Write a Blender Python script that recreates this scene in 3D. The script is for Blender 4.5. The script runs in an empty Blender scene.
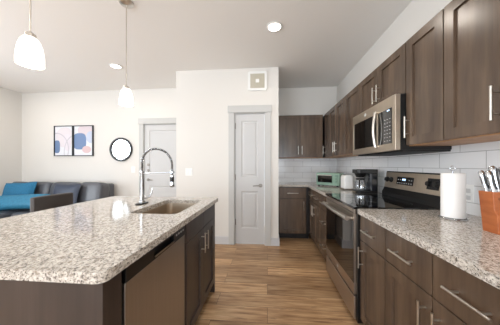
import bpy, bmesh, math, random
from math import sin, cos, pi, radians, atan
from mathutils import Vector, Matrix
random.seed(4)
C = bpy.context.scene.collection
S = bpy.context.scene

# ------------------------------------------------------------------ camera
FPX = 207.0
cam_d = bpy.data.cameras.new('camera'); cam = bpy.data.objects.new('camera', cam_d); C.objects.link(cam)
cam_d.sensor_fit = 'HORIZONTAL'; cam_d.sensor_width = 36.0; cam_d.lens = 36.0 * FPX / 500.0
cam_d.shift_y = 3.1 / 500.0
cam_d.clip_start = 0.02; cam_d.clip_end = 200
cam.location = (0, 0, 1.23); cam.rotation_euler = (radians(90), 0, atan(17.4 / FPX))
S.camera = cam
# ------------------------------------------------------------------ view
S.view_settings.view_transform = 'Standard'; S.view_settings.look = 'None'
S.view_settings.exposure = 0.03; S.view_settings.gamma = 1.0
S.view_settings.use_curve_mapping = False
# ------------------------------------------------------------------ world (pale daylight sky)
w = bpy.data.worlds.new('world'); S.world = w; w.use_nodes = True
bg = w.node_tree.nodes['Background']; bg.inputs[0].default_value = (0.80, 0.90, 1.0, 1); bg.inputs[1].default_value = 2.2

def area(name, loc, rot, sx, sy, power, col, shape='RECTANGLE', spread=180):
    l = bpy.data.lights.new(name, 'AREA'); l.shape = shape; l.size = sx; l.size_y = sy
    l.energy = power; l.color = col; l.spread = radians(spread)
    o = bpy.data.objects.new(name, l); C.objects.link(o); o.location = loc; o.rotation_euler = rot
    return o
# daylight entering the windows of the room (left wall and the wall behind the camera)
DAY = (0.86, 0.93, 1.0)
area('daylight_left_window', (-5.30, 0.75, 1.5), (0, radians(-112), 0), 1.7, 1.9, 105, DAY)
area('daylight_rear_window', (-2.9, -3.75, 1.3), (radians(128), 0, 0), 3.0, 2.2, 170, DAY)
area('daylight_rear_side_window', (0.35, -3.75, 1.45), (radians(122), 0, 0), 1.3, 1.5, 80, DAY)
CAN_W = 5.4; CAN_COL = (1.0, 0.91, 0.81)
PEND_W = 2.5

# ------------------------------------------------------------------ helpers
def lin(c):
    return tuple(((x / 255) / 12.92 if x / 255 <= .04045 else ((x / 255 + .055) / 1.055) ** 2.4) for x in c) + (1,)

class NT:
    def __init__(s, name):
        s.m = bpy.data.materials.new(name); s.m.use_nodes = True; s.t = s.m.node_tree
        s.b = s.t.nodes['Principled BSDF']
    def n(s, typ, **k):
        x = s.t.nodes.new(typ)
        for a, v in k.items():
            if a.startswith('i_'):
                x.inputs[a[2:].replace('_', ' ')].default_value = v
            else: setattr(x, a, v)
        return x
    def l(s, a, b): s.t.links.new(a, b)
    def ramp(s, src, stops, mode='LINEAR'):
        r = s.t.nodes.new('ShaderNodeValToRGB'); r.color_ramp.interpolation = mode
        e = r.color_ramp.elements
        while len(e) > 1: e.remove(e[-1])
        e[0].position = stops[0][0]; e[0].color = stops[0][1]
        for p, c in stops[1:]:
            q = e.new(p); q.color = c
        s.l(src, r.inputs[0]); return r.outputs[0]
    def mix(s, f, a, b, mode='MIX'):
        x = s.t.nodes.new('ShaderNodeMix'); x.data_type = 'RGBA'; x.blend_type = mode
        for i, v in ((0, f), (6, a), (7, b)):
            if hasattr(v, 'links'): s.l(v, x.inputs[i])
            else: x.inputs[i].default_value = v
        return x.outputs[2]
    def coord(s, scale=(1, 1, 1), rot=(0, 0, 0)):
        tc = s.t.nodes.new('ShaderNodeTexCoord'); mp = s.t.nodes.new('ShaderNodeMapping')
        mp.inputs['Scale'].default_value = scale; mp.inputs['Rotation'].default_value = rot
        s.l(tc.outputs['Object'], mp.inputs[0]); return mp.outputs[0]
    def noise(s, vec, scale, detail=4, rough=.5):
        x = s.n('ShaderNodeTexNoise'); x.inputs['Scale'].default_value = scale
        x.inputs['Detail'].default_value = detail; x.inputs['Roughness'].default_value = rough
        s.l(vec, x.inputs['Vector']); return x.outputs['Fac']
    def bump(s, h, strength=.2, dist=.002):
        x = s.n('ShaderNodeBump'); x.inputs['Strength'].default_value = strength; x.inputs['Distance'].default_value = dist
        s.l(h, x.inputs['Height']); s.l(x.outputs[0], s.b.inputs['Normal'])

def plain(name, col, rough=.5, metal=0, var=.04, bump=0, bscale=200, coat=0, spec=None):
    k = NT(name); b = k.b
    v = k.coord(); f = k.noise(v, 6 if not bump else bscale)
    c = lin(col); lo = tuple(x * (1 - var) for x in c[:3]) + (1,); hi = tuple(min(1, x * (1 + var)) for x in c[:3]) + (1,)
    k.l(k.ramp(f, [(.3, lo), (.7, hi)]), b.inputs['Base Color'])
    b.inputs['Roughness'].default_value = rough; b.inputs['Metallic'].default_value = metal
    b.inputs['Coat Weight'].default_value = coat
    if spec is not None: b.inputs['Specular IOR Level'].default_value = spec
    if bump: k.bump(f, bump)
    return k.m

def glow(name, col, strength):
    k = NT(name); b = k.b
    b.inputs['Base Color'].default_value = lin(col); b.inputs['Emission Color'].default_value = lin(col)
    b.inputs['Emission Strength'].default_value = strength; b.inputs['Roughness'].default_value = .4
    return k.m

def brushed(name, col, rough, scale):
    k = NT(name); v = k.coord(scale=scale); f = k.noise(v, 1, 3)
    c = lin(col)
    k.l(k.ramp(f, [(.3, tuple(x * .88 for x in c[:3]) + (1,)), (.7, c)]), k.b.inputs['Base Color'])
    k.b.inputs['Metallic'].default_value = 1; k.b.inputs['Roughness'].default_value = rough
    k.bump(f, .04, .0005)
    return k.m

def wood_mat(name, dark, mid, light, rough, grain=(26, 26, 1.6)):
    k = NT(name); v = k.coord(scale=grain); g = k.noise(v, 1, 6, .6)
    v2 = k.coord(scale=(3, 3, 1.2)); b2 = k.noise(v2, 1.6, 3)
    c1 = k.ramp(g, [(.25, lin(dark)), (.55, lin(mid)), (.8, lin(light))])
    c2 = k.ramp(b2, [(.3, (.72, .72, .72, 1)), (.7, (1.12, 1.1, 1.08, 1))])
    k.l(k.mix(1.0, c1, c2, 'MULTIPLY'), k.b.inputs['Base Color'])
    k.b.inputs['Roughness'].default_value = rough
    k.bump(g, .06, .001)
    return k.m

M = {}
M['wall'] = plain('painted_wall', (226, 223, 218), .85, var=.01, bump=.03, bscale=160)
M['ceiling'] = plain('painted_ceiling', (242, 240, 237), .9, var=.01, bump=.05, bscale=120)
M['trim'] = plain('satin_grey_trim', (196, 196, 194), .45, var=.01)
M['doorpaint'] = plain('door_paint', (200, 200, 200), .45, var=.01)
M['base'] = plain('white_baseboard', (206, 206, 208), .45, var=.01)
M['cab'] = wood_mat('stained_maple', (76, 61, 50), (98, 81, 67), (116, 98, 82), .25, grain=(16, 16, 1.3))
M['cabside'] = wood_mat('carcass_gap_shade', (20, 16, 14), (28, 23, 21), (34, 29, 26), .45)  # near-black carcass: shade of the gaps between doors put into its colour
M['island'] = wood_mat('island_panel_wood', (52, 44, 41), (66, 56, 52), (78, 67, 62), .38)
M['maple'] = wood_mat('natural_maple', (168, 122, 84), (192, 146, 104), (206, 164, 122), .5)
M['toe'] = plain('toe_kick_black', (30, 26, 25), .6)
M['nickel'] = plain('brushed_nickel', (205, 200, 192), .3, 1)
M['hardware'] = plain('satin_door_hardware', (140, 136, 130), .35, 1)
M['chrome'] = plain('chrome', (200, 202, 205), .14, 1, var=.01)
M['steel'] = brushed('brushed_stainless', (190, 180, 168), .36, (4, 4, 300))
M['steelh'] = brushed('brushed_stainless_panel', (210, 196, 178), .38, (4, 300, 4))
M['steeld'] = brushed('darker_stainless', (186, 176, 166), .36, (4, 4, 300))
M['steeln'] = brushed('dishwasher_stainless', (186, 183, 180), .4, (4, 300, 4))
M['sink'] = brushed('sink_stainless', (206, 192, 174), .35, (200, 6, 6))
M['blackgl'] = plain('black_glass', (10, 10, 11), .04, var=0, coat=.5)
M['ovengl'] = plain('oven_door_glass', (16, 15, 15), .05, var=0, coat=.3)
M['black'] = plain('black_plastic', (18, 18, 19), .35)
M['blackm'] = plain('black_matte', (22, 22, 23), .6)
M['navyblack'] = plain('blue_black_plastic', (24, 26, 32), .22)
M['white'] = plain('white_plastic', (238, 238, 236), .35, var=.01)
M['paper'] = plain('paper_towel', (246, 245, 243), .95, var=.02, bump=.35, bscale=420)
M['mint'] = plain('mint_enamel', (138, 166, 148), .25, var=.02)
M['mintd'] = plain('mint_enamel_side', (112, 142, 126), .3, var=.02)
M['block'] = wood_mat('cherry_block', (160, 84, 40), (184, 104, 56), (200, 122, 70), .4, grain=(8, 8, 30))
M['leather'] = plain('grey_leather', (84, 86, 92), .33, var=.12, bump=.25, bscale=60)
M['leathern'] = plain('navy_leather', (46, 56, 76), .38, var=.1, bump=.25, bscale=60)
M['teal'] = plain('teal_fabric', (34, 104, 140), .85, var=.22, bump=.5, bscale=90)
M['tealv'] = plain('teal_velvet', (44, 116, 148), .6, var=.12, bump=.3, bscale=30)
M['stool'] = plain('taupe_leather', (62, 55, 52), .5, var=.08, bump=.2, bscale=120)
M['darkwood'] = plain('dark_wood_leg', (40, 30, 26), .5)
M['frameblk'] = plain('black_frame', (40, 42, 46), .4)
M['outside'] = plain('pale_render', (200, 205, 210), .9)
M['shade'] = glow('opal_glass_shade', (255, 251, 244), 1.1)
M['led'] = glow('downlight_lens', (255, 248, 236), 8.0)
M['digit'] = glow('display_digits', (190, 225, 255), 2.0)
M['mark'] = plain('light_grey_print', (200, 200, 200), .5)
M['vent'] = plain('beige_mesh', (190, 184, 168), .8, var=.2, bump=.4, bscale=260)

def mirror_mat():
    k = NT('mirror_glass'); k.b.inputs['Base Color'].default_value = (.92, .95, .95, 1)
    k.b.inputs['Metallic'].default_value = 1; k.b.inputs['Roughness'].default_value = .02
    return k.m
M['mirror'] = mirror_mat()

def glass_mat(name, tint=(1, 1, 1, 1), fac=.12):
    m = bpy.data.materials.new(name); m.use_nodes = True; t = m.node_tree; t.nodes.clear()
    o = t.nodes.new('ShaderNodeOutputMaterial'); a = t.nodes.new('ShaderNodeBsdfTransparent'); g = t.nodes.new('ShaderNodeBsdfGlossy')
    x = t.nodes.new('ShaderNodeMixShader'); a.inputs[0].default_value = tint; g.inputs['Roughness'].default_value = .02
    x.inputs[0].default_value = fac
    t.links.new(a.outputs[0], x.inputs[1]); t.links.new(g.outputs[0], x.inputs[2]); t.links.new(x.outputs[0], o.inputs[0])
    return m
M['glass'] = glass_mat('window_glass', fac=.08)
M['carafe'] = glass_mat('carafe_glass', (.75, .78, .82, 1), .25)

def granite():
    k = NT('speckled_granite'); v = k.coord(scale=(.85, .55, .85), rot=(0, 0, .35))
    n1 = k.noise(v, 130, 5, .65); n2 = k.noise(v, 230, 4, .6); n3 = k.noise(v, 70, 5, .6)
    base = k.ramp(n1, [(.34, lin((84, 80, 76))), (.41, lin((162, 154, 145))), (.49, lin((200, 193, 184))), (.64, lin((228, 222, 214)))])
    brown = k.ramp(n3, [(.55, (0, 0, 0, 1)), (.66, (1, 1, 1, 1))])
    c = k.mix(brown, base, k.ramp(n2, [(.35, lin((104, 92, 82))), (.6, lin((182, 168, 152)))]))
    vo = k.n('ShaderNodeTexVoronoi'); vo.inputs['Scale'].default_value = 190; k.l(v, vo.inputs['Vector'])
    sp = k.ramp(vo.outputs['Distance'], [(.10, (1, 1, 1, 1)), (.24, (0, 0, 0, 1))])
    dark = k.ramp(n2, [(.585, (0, 0, 0, 1)), (.62, (1, 1, 1, 1))])
    c = k.mix(dark, c, lin((50, 46, 46)))
    sel = k.ramp(n3, [(.40, (0, 0, 0, 1)), (.50, (1, 1, 1, 1))])
    s2 = k.mix(1.0, sp, sel, 'MULTIPLY')
    c = k.mix(s2, c, lin((66, 60, 58)))
    k.l(c, k.b.inputs['Base Color']); k.b.inputs['Roughness'].default_value = .10
    k.b.inputs['Specular IOR Level'].default_value = .42
    return k.m
M['granite'] = granite()

def floor_mat():
    k = NT('plank_floor'); v = k.coord()
    br = k.n('ShaderNodeTexBrick', offset=.37, offset_frequency=2)
    for a, val in (('Scale', 1), ('Brick Width', 1.22), ('Row Height', .18), ('Mortar Size', .0016), ('Mortar Smooth', .1), ('Bias', 0)):
        br.inputs[a].default_value = val
    br.inputs['Color1'].default_value = (0, 0, 0, 1); br.inputs['Color2'].default_value = (1, 1, 1, 1); br.inputs['Mortar'].default_value = (.5, .5, .5, 1)
    k.l(v, br.inputs['Vector'])
    # each plank shifts the grain
    add = k.n('ShaderNodeVectorMath', operation='MULTIPLY_ADD'); k.l(br.outputs['Color'], add.inputs[0])
    add.inputs[1].default_value = (7, 3, 5); k.l(v, add.inputs[2])
    mp = k.n('ShaderNodeMapping'); mp.inputs['Scale'].default_value = (1.8, 20, 1); k.l(add.outputs[0], mp.inputs[0])
    g = k.noise(mp.outputs[0], 1.6, 7, .62)
    mp2 = k.n('ShaderNodeMapping'); mp2.inputs['Scale'].default_value = (3.0, 14, 1); k.l(add.outputs[0], mp2.inputs[0])
    kn = k.noise(mp2.outputs[0], 1.5, 5, .6)
    c = k.ramp(g, [(.28, lin((124, 90, 60))), (.44, lin((174, 136, 98))), (.58, lin((202, 166, 126))), (.75, lin((222, 192, 154)))])
    tone = k.ramp(br.outputs['Color'], [(0, (.72, .70, .69, 1)), (1, (1.18, 1.17, 1.16, 1))])
    c = k.mix(1.0, c, tone, 'MULTIPLY')
    kd = k.ramp(kn, [(.60, (0, 0, 0, 1)), (.74, (.7, .7, .7, 1))])
    c = k.mix(kd, c, lin((98, 68, 46)))
    c = k.mix(br.outputs['Fac'], c, lin((88, 62, 42)))
    k.l(c, k.b.inputs['Base Color']); k.b.inputs['Roughness'].default_value = .38
    k.bump(g, .08, .001)
    return k.m
M['floor'] = floor_mat()

def tile_mat(name, axis):
    k = NT(name); tc = k.n('ShaderNodeTexCoord'); sp = k.n('ShaderNodeSeparateXYZ'); cb = k.n('ShaderNodeCombineXYZ')
    k.l(tc.outputs['Object'], sp.inputs[0]); k.l(sp.outputs[axis], cb.inputs[0]); k.l(sp.outputs[2], cb.inputs[1])
    br = k.n('ShaderNodeTexBrick', offset=.5, offset_frequency=2)
    for a, val in (('Scale', 1), ('Brick Width', .34), ('Row Height', .11), ('Mortar Size', .0022), ('Mortar Smooth', .2), ('Bias', 0)):
        br.inputs[a].default_value = val
    br.inputs['Color1'].default_value = lin((236, 236, 236)); br.inputs['Color2'].default_value = lin((230, 231, 233)); br.inputs['Mortar'].default_value = lin((172, 172, 172))
    k.l(cb.outputs[0], br.inputs['Vector']); k.l(br.outputs['Color'], k.b.inputs['Base Color'])
    k.b.inputs['Roughness'].default_value = .16
    inv = k.n('ShaderNodeMath', operation='SUBTRACT'); inv.inputs[0].default_value = 1; k.l(br.outputs['Fac'], inv.inputs[1])
    k.bump(inv.outputs[0], .5, .002)
    return k.m

def art_mat(name, which, x0, z0, wd, ht):
    """abstract print: soft blobs and thin arcs, generic"""
    k = NT(name); tc = k.n('ShaderNodeTexCoord'); sp = k.n('ShaderNodeSeparateXYZ'); k.l(tc.outputs['Object'], sp.inputs[0])
    def mr(sock, a, b):
        m = k.n('ShaderNodeMapRange', clamp=False); m.inputs[1].default_value = a; m.inputs[2].default_value = b; k.l(sock, m.inputs[0]); return m.outputs[0]
    cb = k.n('ShaderNodeCombineXYZ'); k.l(mr(sp.outputs[0], x0, x0 + wd), cb.inputs[0]); k.l(mr(sp.outputs[2], z0, z0 + ht), cb.inputs[1])
    uv = cb.outputs[0]
    col = lin((228, 230, 236))
    def blob(cx, cy, rx, ry, pw, c, prev, ring=None):
        s = k.n('ShaderNodeVectorMath', operation='SUBTRACT'); k.l(uv, s.inputs[0]); s.inputs[1].default_value = (cx, cy, 0)
        a = k.n('ShaderNodeVectorMath', operation='ABSOLUTE'); k.l(s.outputs[0], a.inputs[0])
        d = k.n('ShaderNodeVectorMath', operation='DIVIDE'); k.l(a.outputs[0], d.inputs[0]); d.inputs[1].default_value = (rx, ry, 1)
        q = k.n('ShaderNodeSeparateXYZ'); k.l(d.outputs[0], q.inputs[0])
        p1 = k.n('ShaderNodeMath', operation='POWER'); k.l(q.outputs[0], p1.inputs[0]); p1.inputs[1].default_value = pw
        p2 = k.n('ShaderNodeMath', operation='POWER'); k.l(q.outputs[1], p2.inputs[0]); p2.inputs[1].default_value = pw
        ad = k.n('ShaderNodeMath', operation='ADD'); k.l(p1.outputs[0], ad.inputs[0]); k.l(p2.outputs[0], ad.inputs[1])
        if ring:
            f = k.ramp(ad.outputs[0], [(0, (0, 0, 0, 1)), (.46, (0, 0, 0, 1)), (.48, (1, 1, 1, 1)), (.52, (1, 1, 1, 1)), (.54, (0, 0, 0, 1))])
        else:
            h = k.n('ShaderNodeMath', operation='MULTIPLY'); k.l(ad.outputs[0], h.inputs[0]); h.inputs[1].default_value = .5
            f = k.ramp(h.outputs[0], [(.48, (1, 1, 1, 1)), (.52, (0, 0, 0, 1))])
        return k.mix(f, prev, lin(c))
    if which == 0:
        col = blob(.55, .62, .48, .34, 2.4, (224, 218, 224), col)
        col = blob(.72, .45, .2, .3, 2.2, (226, 220, 228), col)
        col = blob(.12, .3, .17, .22, 3.2, (110, 134, 172), col)
        col = blob(.1, .2, .95, .8, 2, (198, 194, 204), col, ring=1)
        col = blob(1.2, .1, .95, .85, 2, (200, 198, 206), col, ring=1)
    else:
        col = blob(.62, .86, .42, .2, 2.2, (216, 204, 210), col)
        col = blob(.9, .62, .24, .2, 2.2, (196, 204, 224), col)
        col = blob(.30, .48, .36, .28, 3.2, (114, 138, 178), col)
        col = blob(.68, .2, .24, .12, 2.2, (216, 188, 190), col)
    k.l(col, k.b.inputs['Base Color']); k.b.inputs['Roughness'].default_value = .3
    return k.m

def wloc(o):
    v = Vector((0, 0, 0))
    while o is not None:
        v += Vector(o.location); o = o.parent
    return v

class MB:
    """collects shapes in world coordinates; build() links them as ONE mesh object"""
    def __init__(s, mtx=None): s.bm = bmesh.new(); s.m = mtx
    def _t(s, vs):
        if s.m is not None:
            for v in vs: v.co = s.m @ v.co
    def poly(s, pts, faces):
        vs = [s.bm.verts.new(p) for p in pts]
        for f in faces: s.bm.faces.new([vs[i] for i in f])
        s._t(vs); return vs
    def box(s, a, b):
        x0, x1 = sorted((a[0], b[0])); y0, y1 = sorted((a[1], b[1])); z0, z1 = sorted((a[2], b[2]))
        s.poly([(x0, y0, z0), (x1, y0, z0), (x1, y1, z0), (x0, y1, z0), (x0, y0, z1), (x1, y0, z1), (x1, y1, z1), (x0, y1, z1)],
               [(0, 3, 2, 1), (4, 5, 6, 7), (0, 1, 5, 4), (1, 2, 6, 5), (2, 3, 7, 6), (3, 0, 4, 7)]); return s
    def prism(s, pts2, axis, a, b):
        """extrude a 2D outline along an axis (0,1,2) from a to b"""
        def P(p, t):
            q = list(p); q.insert(axis, t); return tuple(q)
        n = len(pts2); pts = [P(p, a) for p in pts2] + [P(p, b) for p in pts2]
        s.poly(pts, [tuple(range(n)), tuple(range(2 * n - 1, n - 1, -1))] + [(i, i + n, (i + 1) % n + n, (i + 1) % n) for i in range(n)]); return s
    def tube(s, path, r, n=12, closed=False, cap=True):
        P = [Vector(p) for p in path]; rings = []; k = len(P)
        rr = r if isinstance(r, (list, tuple)) else [r] * k
        up = None
        for i in range(k):
            if closed: t = P[(i + 1) % k] - P[i - 1]
            else: t = P[min(i + 1, k - 1)] - P[max(i - 1, 0)]
            t.normalize()
            if up is None:
                up = Vector((0, 0, 1)) if abs(t.z) < .9 else Vector((1, 0, 0))
            u = (up - t * up.dot(t)).normalized(); v = t.cross(u); up = u
            rings.append([s.bm.verts.new(P[i] + (u * cos(2 * pi * j / n) + v * sin(2 * pi * j / n)) * rr[i]) for j in range(n)])
        m = k if closed else k - 1
        for i in range(m):
            A, B = rings[i], rings[(i + 1) % k]
            for j in range(n): s.bm.faces.new((A[j], A[(j + 1) % n], B[(j + 1) % n], B[j]))
        if cap and not closed:
            s.bm.faces.new(rings[0][::-1]); s.bm.faces.new(rings[-1])
        for R in rings: s._t(R)
        return s
    def cyl(s, a, b, r, n=20, r2=None):
        return s.tube([a, b], [r, r if r2 is None else r2], n)
    def lathe(s, prof, c, n=32, axis=2):
        """prof: list of (radius, height); revolve around a line through c"""
        rings = []
        for r, h in prof:
            R = []
            for j in range(n):
                a = 2 * pi * j / n; q = [r * cos(a), r * sin(a)]; q.insert(axis, h)
                R.append(s.bm.verts.new(Vector(q) + Vector(c)))
            rings.append(R)
        for A, B in zip(rings, rings[1:]):
            for j in range(n): s.bm.faces.new((A[j], A[(j + 1) % n], B[(j + 1) % n], B[j]))
        if prof[0][0] > 1e-5: s.bm.faces.new(rings[0][::-1])
        if prof[-1][0] > 1e-5: s.bm.faces.new(rings[-1])
        for R in rings: s._t(R)
        return s
    def build(s, name, mat, parent=None, bevel=0, seg=2, smooth=False, sub=0, origin=None):
        bm = s.bm
        bmesh.ops.remove_doubles(bm, verts=bm.verts, dist=1e-5)
        bmesh.ops.recalc_face_normals(bm, faces=bm.faces)
        if parent is not None: org = wloc(parent)
        elif origin is not None: org = Vector(origin)
        else:
            xs = [v.co.x for v in bm.verts]; ys = [v.co.y for v in bm.verts]; zs = [v.co.z for v in bm.verts]
            org = Vector(((min(xs) + max(xs)) / 2, (min(ys) + max(ys)) / 2, min(zs)))
        for v in bm.verts: v.co -= org
        me = bpy.data.meshes.new(name); bm.to_mesh(me); bm.free()
        me.materials.append(mat)
        o = bpy.data.objects.new(name, me); C.objects.link(o)
        if parent is not None: o.parent = parent
        else: o.location = org
        if smooth:
            for p in me.polygons: p.use_smooth = True
        if bevel:
            b = o.modifiers.new('bevel', 'BEVEL'); b.width = bevel; b.segments = seg; b.limit_method = 'ANGLE'; b.angle_limit = radians(38)
            b.harden_normals = False
        if sub:
            q = o.modifiers.new('sub', 'SUBSURF'); q.levels = sub; q.render_levels = sub
        if smooth and not sub:
            for p in me.polygons: p.use_smooth = True
            try: me.set_sharp_from_angle(angle=radians(40))
            except Exception: pass
        return o

def thing(name, label, cat, loc, group=None):
    o = bpy.data.objects.new(name, None); C.objects.link(o); o.location = loc
    o.empty_display_size = .05
    o['label'] = label; o['category'] = cat
    if group: o['group'] = group
    return o
def tag(o, label, cat, group=None):
    o['label'] = label; o['category'] = cat
    if group: o['group'] = group
    return o
def struct(o, label=None):
    o['kind'] = 'structure'
    if label: o['label'] = label
    return o
def sbox(name, a, b, mat, bevel=0, label=None):
    return struct(MB().box(a, b).build(name, mat, bevel=bevel, origin=(0, 0, 0)), label)

def rounded_rect(x0, x1, y0, y1, r, n=6, corners=(1, 1, 1, 1)):
    pts = []
    for (cx, cy, a0, on) in ((x1 - r, y1 - r, 0, corners[0]), (x0 + r, y1 - r, 90, corners[1]), (x0 + r, y0 + r, 180, corners[2]), (x1 - r, y0 + r, 270, corners[3])):
        if on:
            for i in range(n + 1):
                a = radians(a0 + 90 * i / n); pts.append((cx + r * cos(a), cy + r * sin(a)))
        else:
            a = radians(a0 + 45); pts.append((cx + r * (1 if cos(a) > 0 else -1), cy + r * (1 if sin(a) > 0 else -1)))
    return pts

def slab(outer, holes, z0, z1):
    """flat slab with holes -> MB"""
    mb = MB(); bm = mb.bm; loops = []
    for L in [outer] + holes:
        vs = [bm.verts.new((x, y, z1)) for x, y in L]
        es = [bm.edges.new((vs[i], vs[(i + 1) % len(vs)])) for i in range(len(vs))]
        loops += es
    r = bmesh.ops.triangle_fill(bm, use_beauty=True, use_dissolve=False, edges=loops)
    fs = [g for g in r['geom'] if isinstance(g, bmesh.types.BMFace)]
    ex = bmesh.ops.extrude_face_region(bm, geom=fs)
    for v in [g for g in ex['geom'] if isinstance(g, bmesh.types.BMVert)]: v.co.z = z0
    return mb

# ================================================================== THE ROOM
XR, YB, YP, YL, XL, YR = 1.32, 4.08, 3.2, 3.9, -5.1, -3.6
ZC = 2.74; T = .12
sbox('floor', (XL - T, YR - T, -.05), (XR + T, YB + T, 0), M['floor'])
sbox('ceiling', (XL - T, YR - T, ZC), (XR + T, YB + T, ZC + .08), M['ceiling'])
sbox('wall_right', (XR, YR - T, 0), (XR + T, YB + T, ZC), M['wall'])
sbox('wall_back', (.17, YB, 0), (XR, YB + T, ZC), M['wall'])
PDX0, PDX1, DH = -.515, -.035, 2.05
# pantry block: front wall with its door opening, and two side returns
pw = MB().box((-1.453, YP, 0), (PDX0, YP + .12, ZC)).box((PDX1, YP, 0), (.17, YP + .12, ZC)).box((PDX0, YP, DH), (PDX1, YP + .12, ZC))
pw.box((.05, YP + .12, 0), (.17, YB + T, ZC)).box((-1.453, YP + .12, 0), (-1.333, YL, ZC))
struct(pw.build('wall_pantry', M['wall'], origin=(0, 0, 0)))
EDX0, EDX1 = -2.44, -1.53
lw = MB().box((XL, YL, 0), (EDX0, YL + T, ZC)).box((EDX0, YL, DH), (EDX1, YL + T, ZC)).box((EDX1, YL, 0), (-1.333, YL + T, ZC))
struct(lw.build('wall_living', M['wall'], origin=(0, 0, 0)))
# left wall with a tall window
WY0, WY1, WZ0, WZ1 = -.15, 1.65, .62, 2.42
lf = MB().box((XL - T, YR, 0), (XL, WY0, ZC)).box((XL - T, WY1, 0), (XL, YL + T, ZC)).box((XL - T, WY0, 0), (XL, WY1, WZ0)).box((XL - T, WY0, WZ1), (XL, WY1, ZC))
struct(lf.build('wall_left', M['wall'], origin=(0, 0, 0)))
# rear wall (behind the camera) with two windows
rw = MB()
for x0, x1, z0, z1 in ((XL, -4.4, 0, ZC), (-4.4, -1.4, 2.4, ZC), (-4.4, -1.4, 0, .2), (-1.4, -.3, 0, ZC), (-.3, 1.0, 0, .75), (-.3, 1.0, 2.2, ZC), (1.0, XR, 0, ZC)):
    rw.box((x0, YR - T, z0), (x1, YR, z1))
struct(rw.build('wall_rear', M['wall'], origin=(0, 0, 0)))

def window(name, axis, pos, a0, a1, z0, z1, cols):
    fr = MB(); gl = MB(); t = .05
    def bx(mb, u0, u1, q0, q1, d0, d1):
        if axis == 0: mb.box((pos + d0, u0, q0), (pos + d1, u1, q1))
        else: mb.box((u0, pos + d0, q0), (u1, pos + d1, q1))
    d0, d1 = -.09, -.03
    bx(fr, a0, a1, z0, z0 + t, d0, d1); bx(fr, a0, a1, z1 - t, z1, d0, d1)
    zm = (z0 + z1) / 2
    bx(fr, a0 + t, a1 - t, zm - .025, zm + .025, d0, d1)
    bx(fr, a0, a0 + t, z0 + t, z1 - t, d0, d1); bx(fr, a1 - t, a1, z0 + t, z1 - t, d0, d1)
    for i in range(1, cols):
        u = a0 + (a1 - a0) * i / cols
        for q0, q1 in ((z0 + t, zm - .025), (zm + .025, z1 - t)): bx(fr, u - .04, u + .04, q0, q1, d0, d1)
    f = struct(fr.build(name, M['white'], origin=(0, 0, 0)))
    bx(gl, a0 + t, a1 - t, z0 + t, zm - .025, -.062, -.058); bx(gl, a0 + t, a1 - t, zm + .025, z1 - t, -.062, -.058)
    gl.build('pane', M['glass'], f)
window('window_1', 0, XL, WY0, WY1, WZ0, WZ1, 2)
window('window_2', 1, YR, -4.4, -1.4, .2, 2.4, 3)
window('window_3', 1, YR, -.3, 1.0, .75, 2.2, 1)

# baseboards
def baseb(name, segs):
    m = MB()
    for a, b in segs: m.box(a, b)
    struct(m.build(name, M['base'], bevel=.003, origin=(0, 0, 0)))
baseb('baseboard_pantry', [((-1.453, YP - .014, 0), (-.60, YP, .12)), ((.05, YP - .014, 0), (.17, YP, .12)), ((.17, YP - .014, 0), (.184, YP + .2, .12))])
baseb('baseboard_living', [((XL, YL - .014, 0), (-2.535, YL, .12))])
baseb('baseboard_left', [((XL, YR, 0), (XL + .014, YL - .014, .12))])
baseb('baseboard_right', [((XR - .014, YR, 0), (XR, -.06, .12))])

# doors
def panel_door(mb, x0, x1, y, z0, z1, panels, t=.035):
    """slab in the XZ plane facing -Y at y, with sunk and raised panels"""
    bm = mb.bm
    xs = sorted({x0, x1} | {p[0] for p in panels} | {p[1] for p in panels}); zs = sorted({z0, z1} | {p[2] for p in panels} | {p[3] for p in panels})
    for i in range(len(xs) - 1):
        for j in range(len(zs) - 1):
            a, b, c, d = xs[i], xs[i + 1], zs[j], zs[j + 1]
            pan = any(abs(p[0] - a) < 1e-6 and abs(p[1] - b) < 1e-6 and p[2] <= c + 1e-6 and p[3] >= d - 1e-6 for p in panels)
            if not pan: mb.poly([(a, y, c), (b, y, c), (b, y, d), (a, y, d)], [(0, 1, 2, 3)])
    for p in panels:
        R = [(0, 0), (.012, .010), (.03, .010), (.045, .003)]
        prev = None
        for ins, dep in R:
            cur = [(p[0] + ins, y + dep, p[2] + ins), (p[1] - ins, y + dep, p[2] + ins), (p[1] - ins, y + dep, p[3] - ins), (p[0] + ins, y + dep, p[3] - ins)]
            if prev:
                mb.poly(prev + cur, [(k, (k + 1) % 4, (k + 1) % 4 + 4, k + 4) for k in range(4)])
            prev = cur
        mb.poly(prev, [(0, 1, 2, 3)])
    mb.poly([(x0, y, z0), (x1, y, z0), (x1, y, z1), (x0, y, z1), (x0, y + t, z0), (x1, y + t, z0), (x1, y + t, z1), (x0, y + t, z1)],
            [(0, 1, 5, 4), (1, 2, 6, 5), (2, 3, 7, 6), (3, 0, 4, 7), (4, 5, 6, 7)])
def casing(name, x0, x1, top, y, wd=.088):
    m = MB().box((x0 - wd, y - .018, 0), (x0, y, top)).box((x1, y - .018, 0), (x1 + wd, y, top)).box((x0 - wd - .012, y - .026, top), (x1 + wd + .012, y, top + .11))
    m.box((x0 - .001, y, 0), (x0 + .012, y + .1, top)).box((x1 - .012, y, 0), (x1 + .001, y + .1, top)).box((x0, y, top - .012), (x1, y + .1, top))
    return struct(m.build(name, M['trim'], bevel=.003, origin=(0, 0, 0)))
casing('trim_1', PDX0, PDX1, DH, YP); casing('trim_2', EDX0, EDX1 + 0.0, DH, YL, .085)
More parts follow.
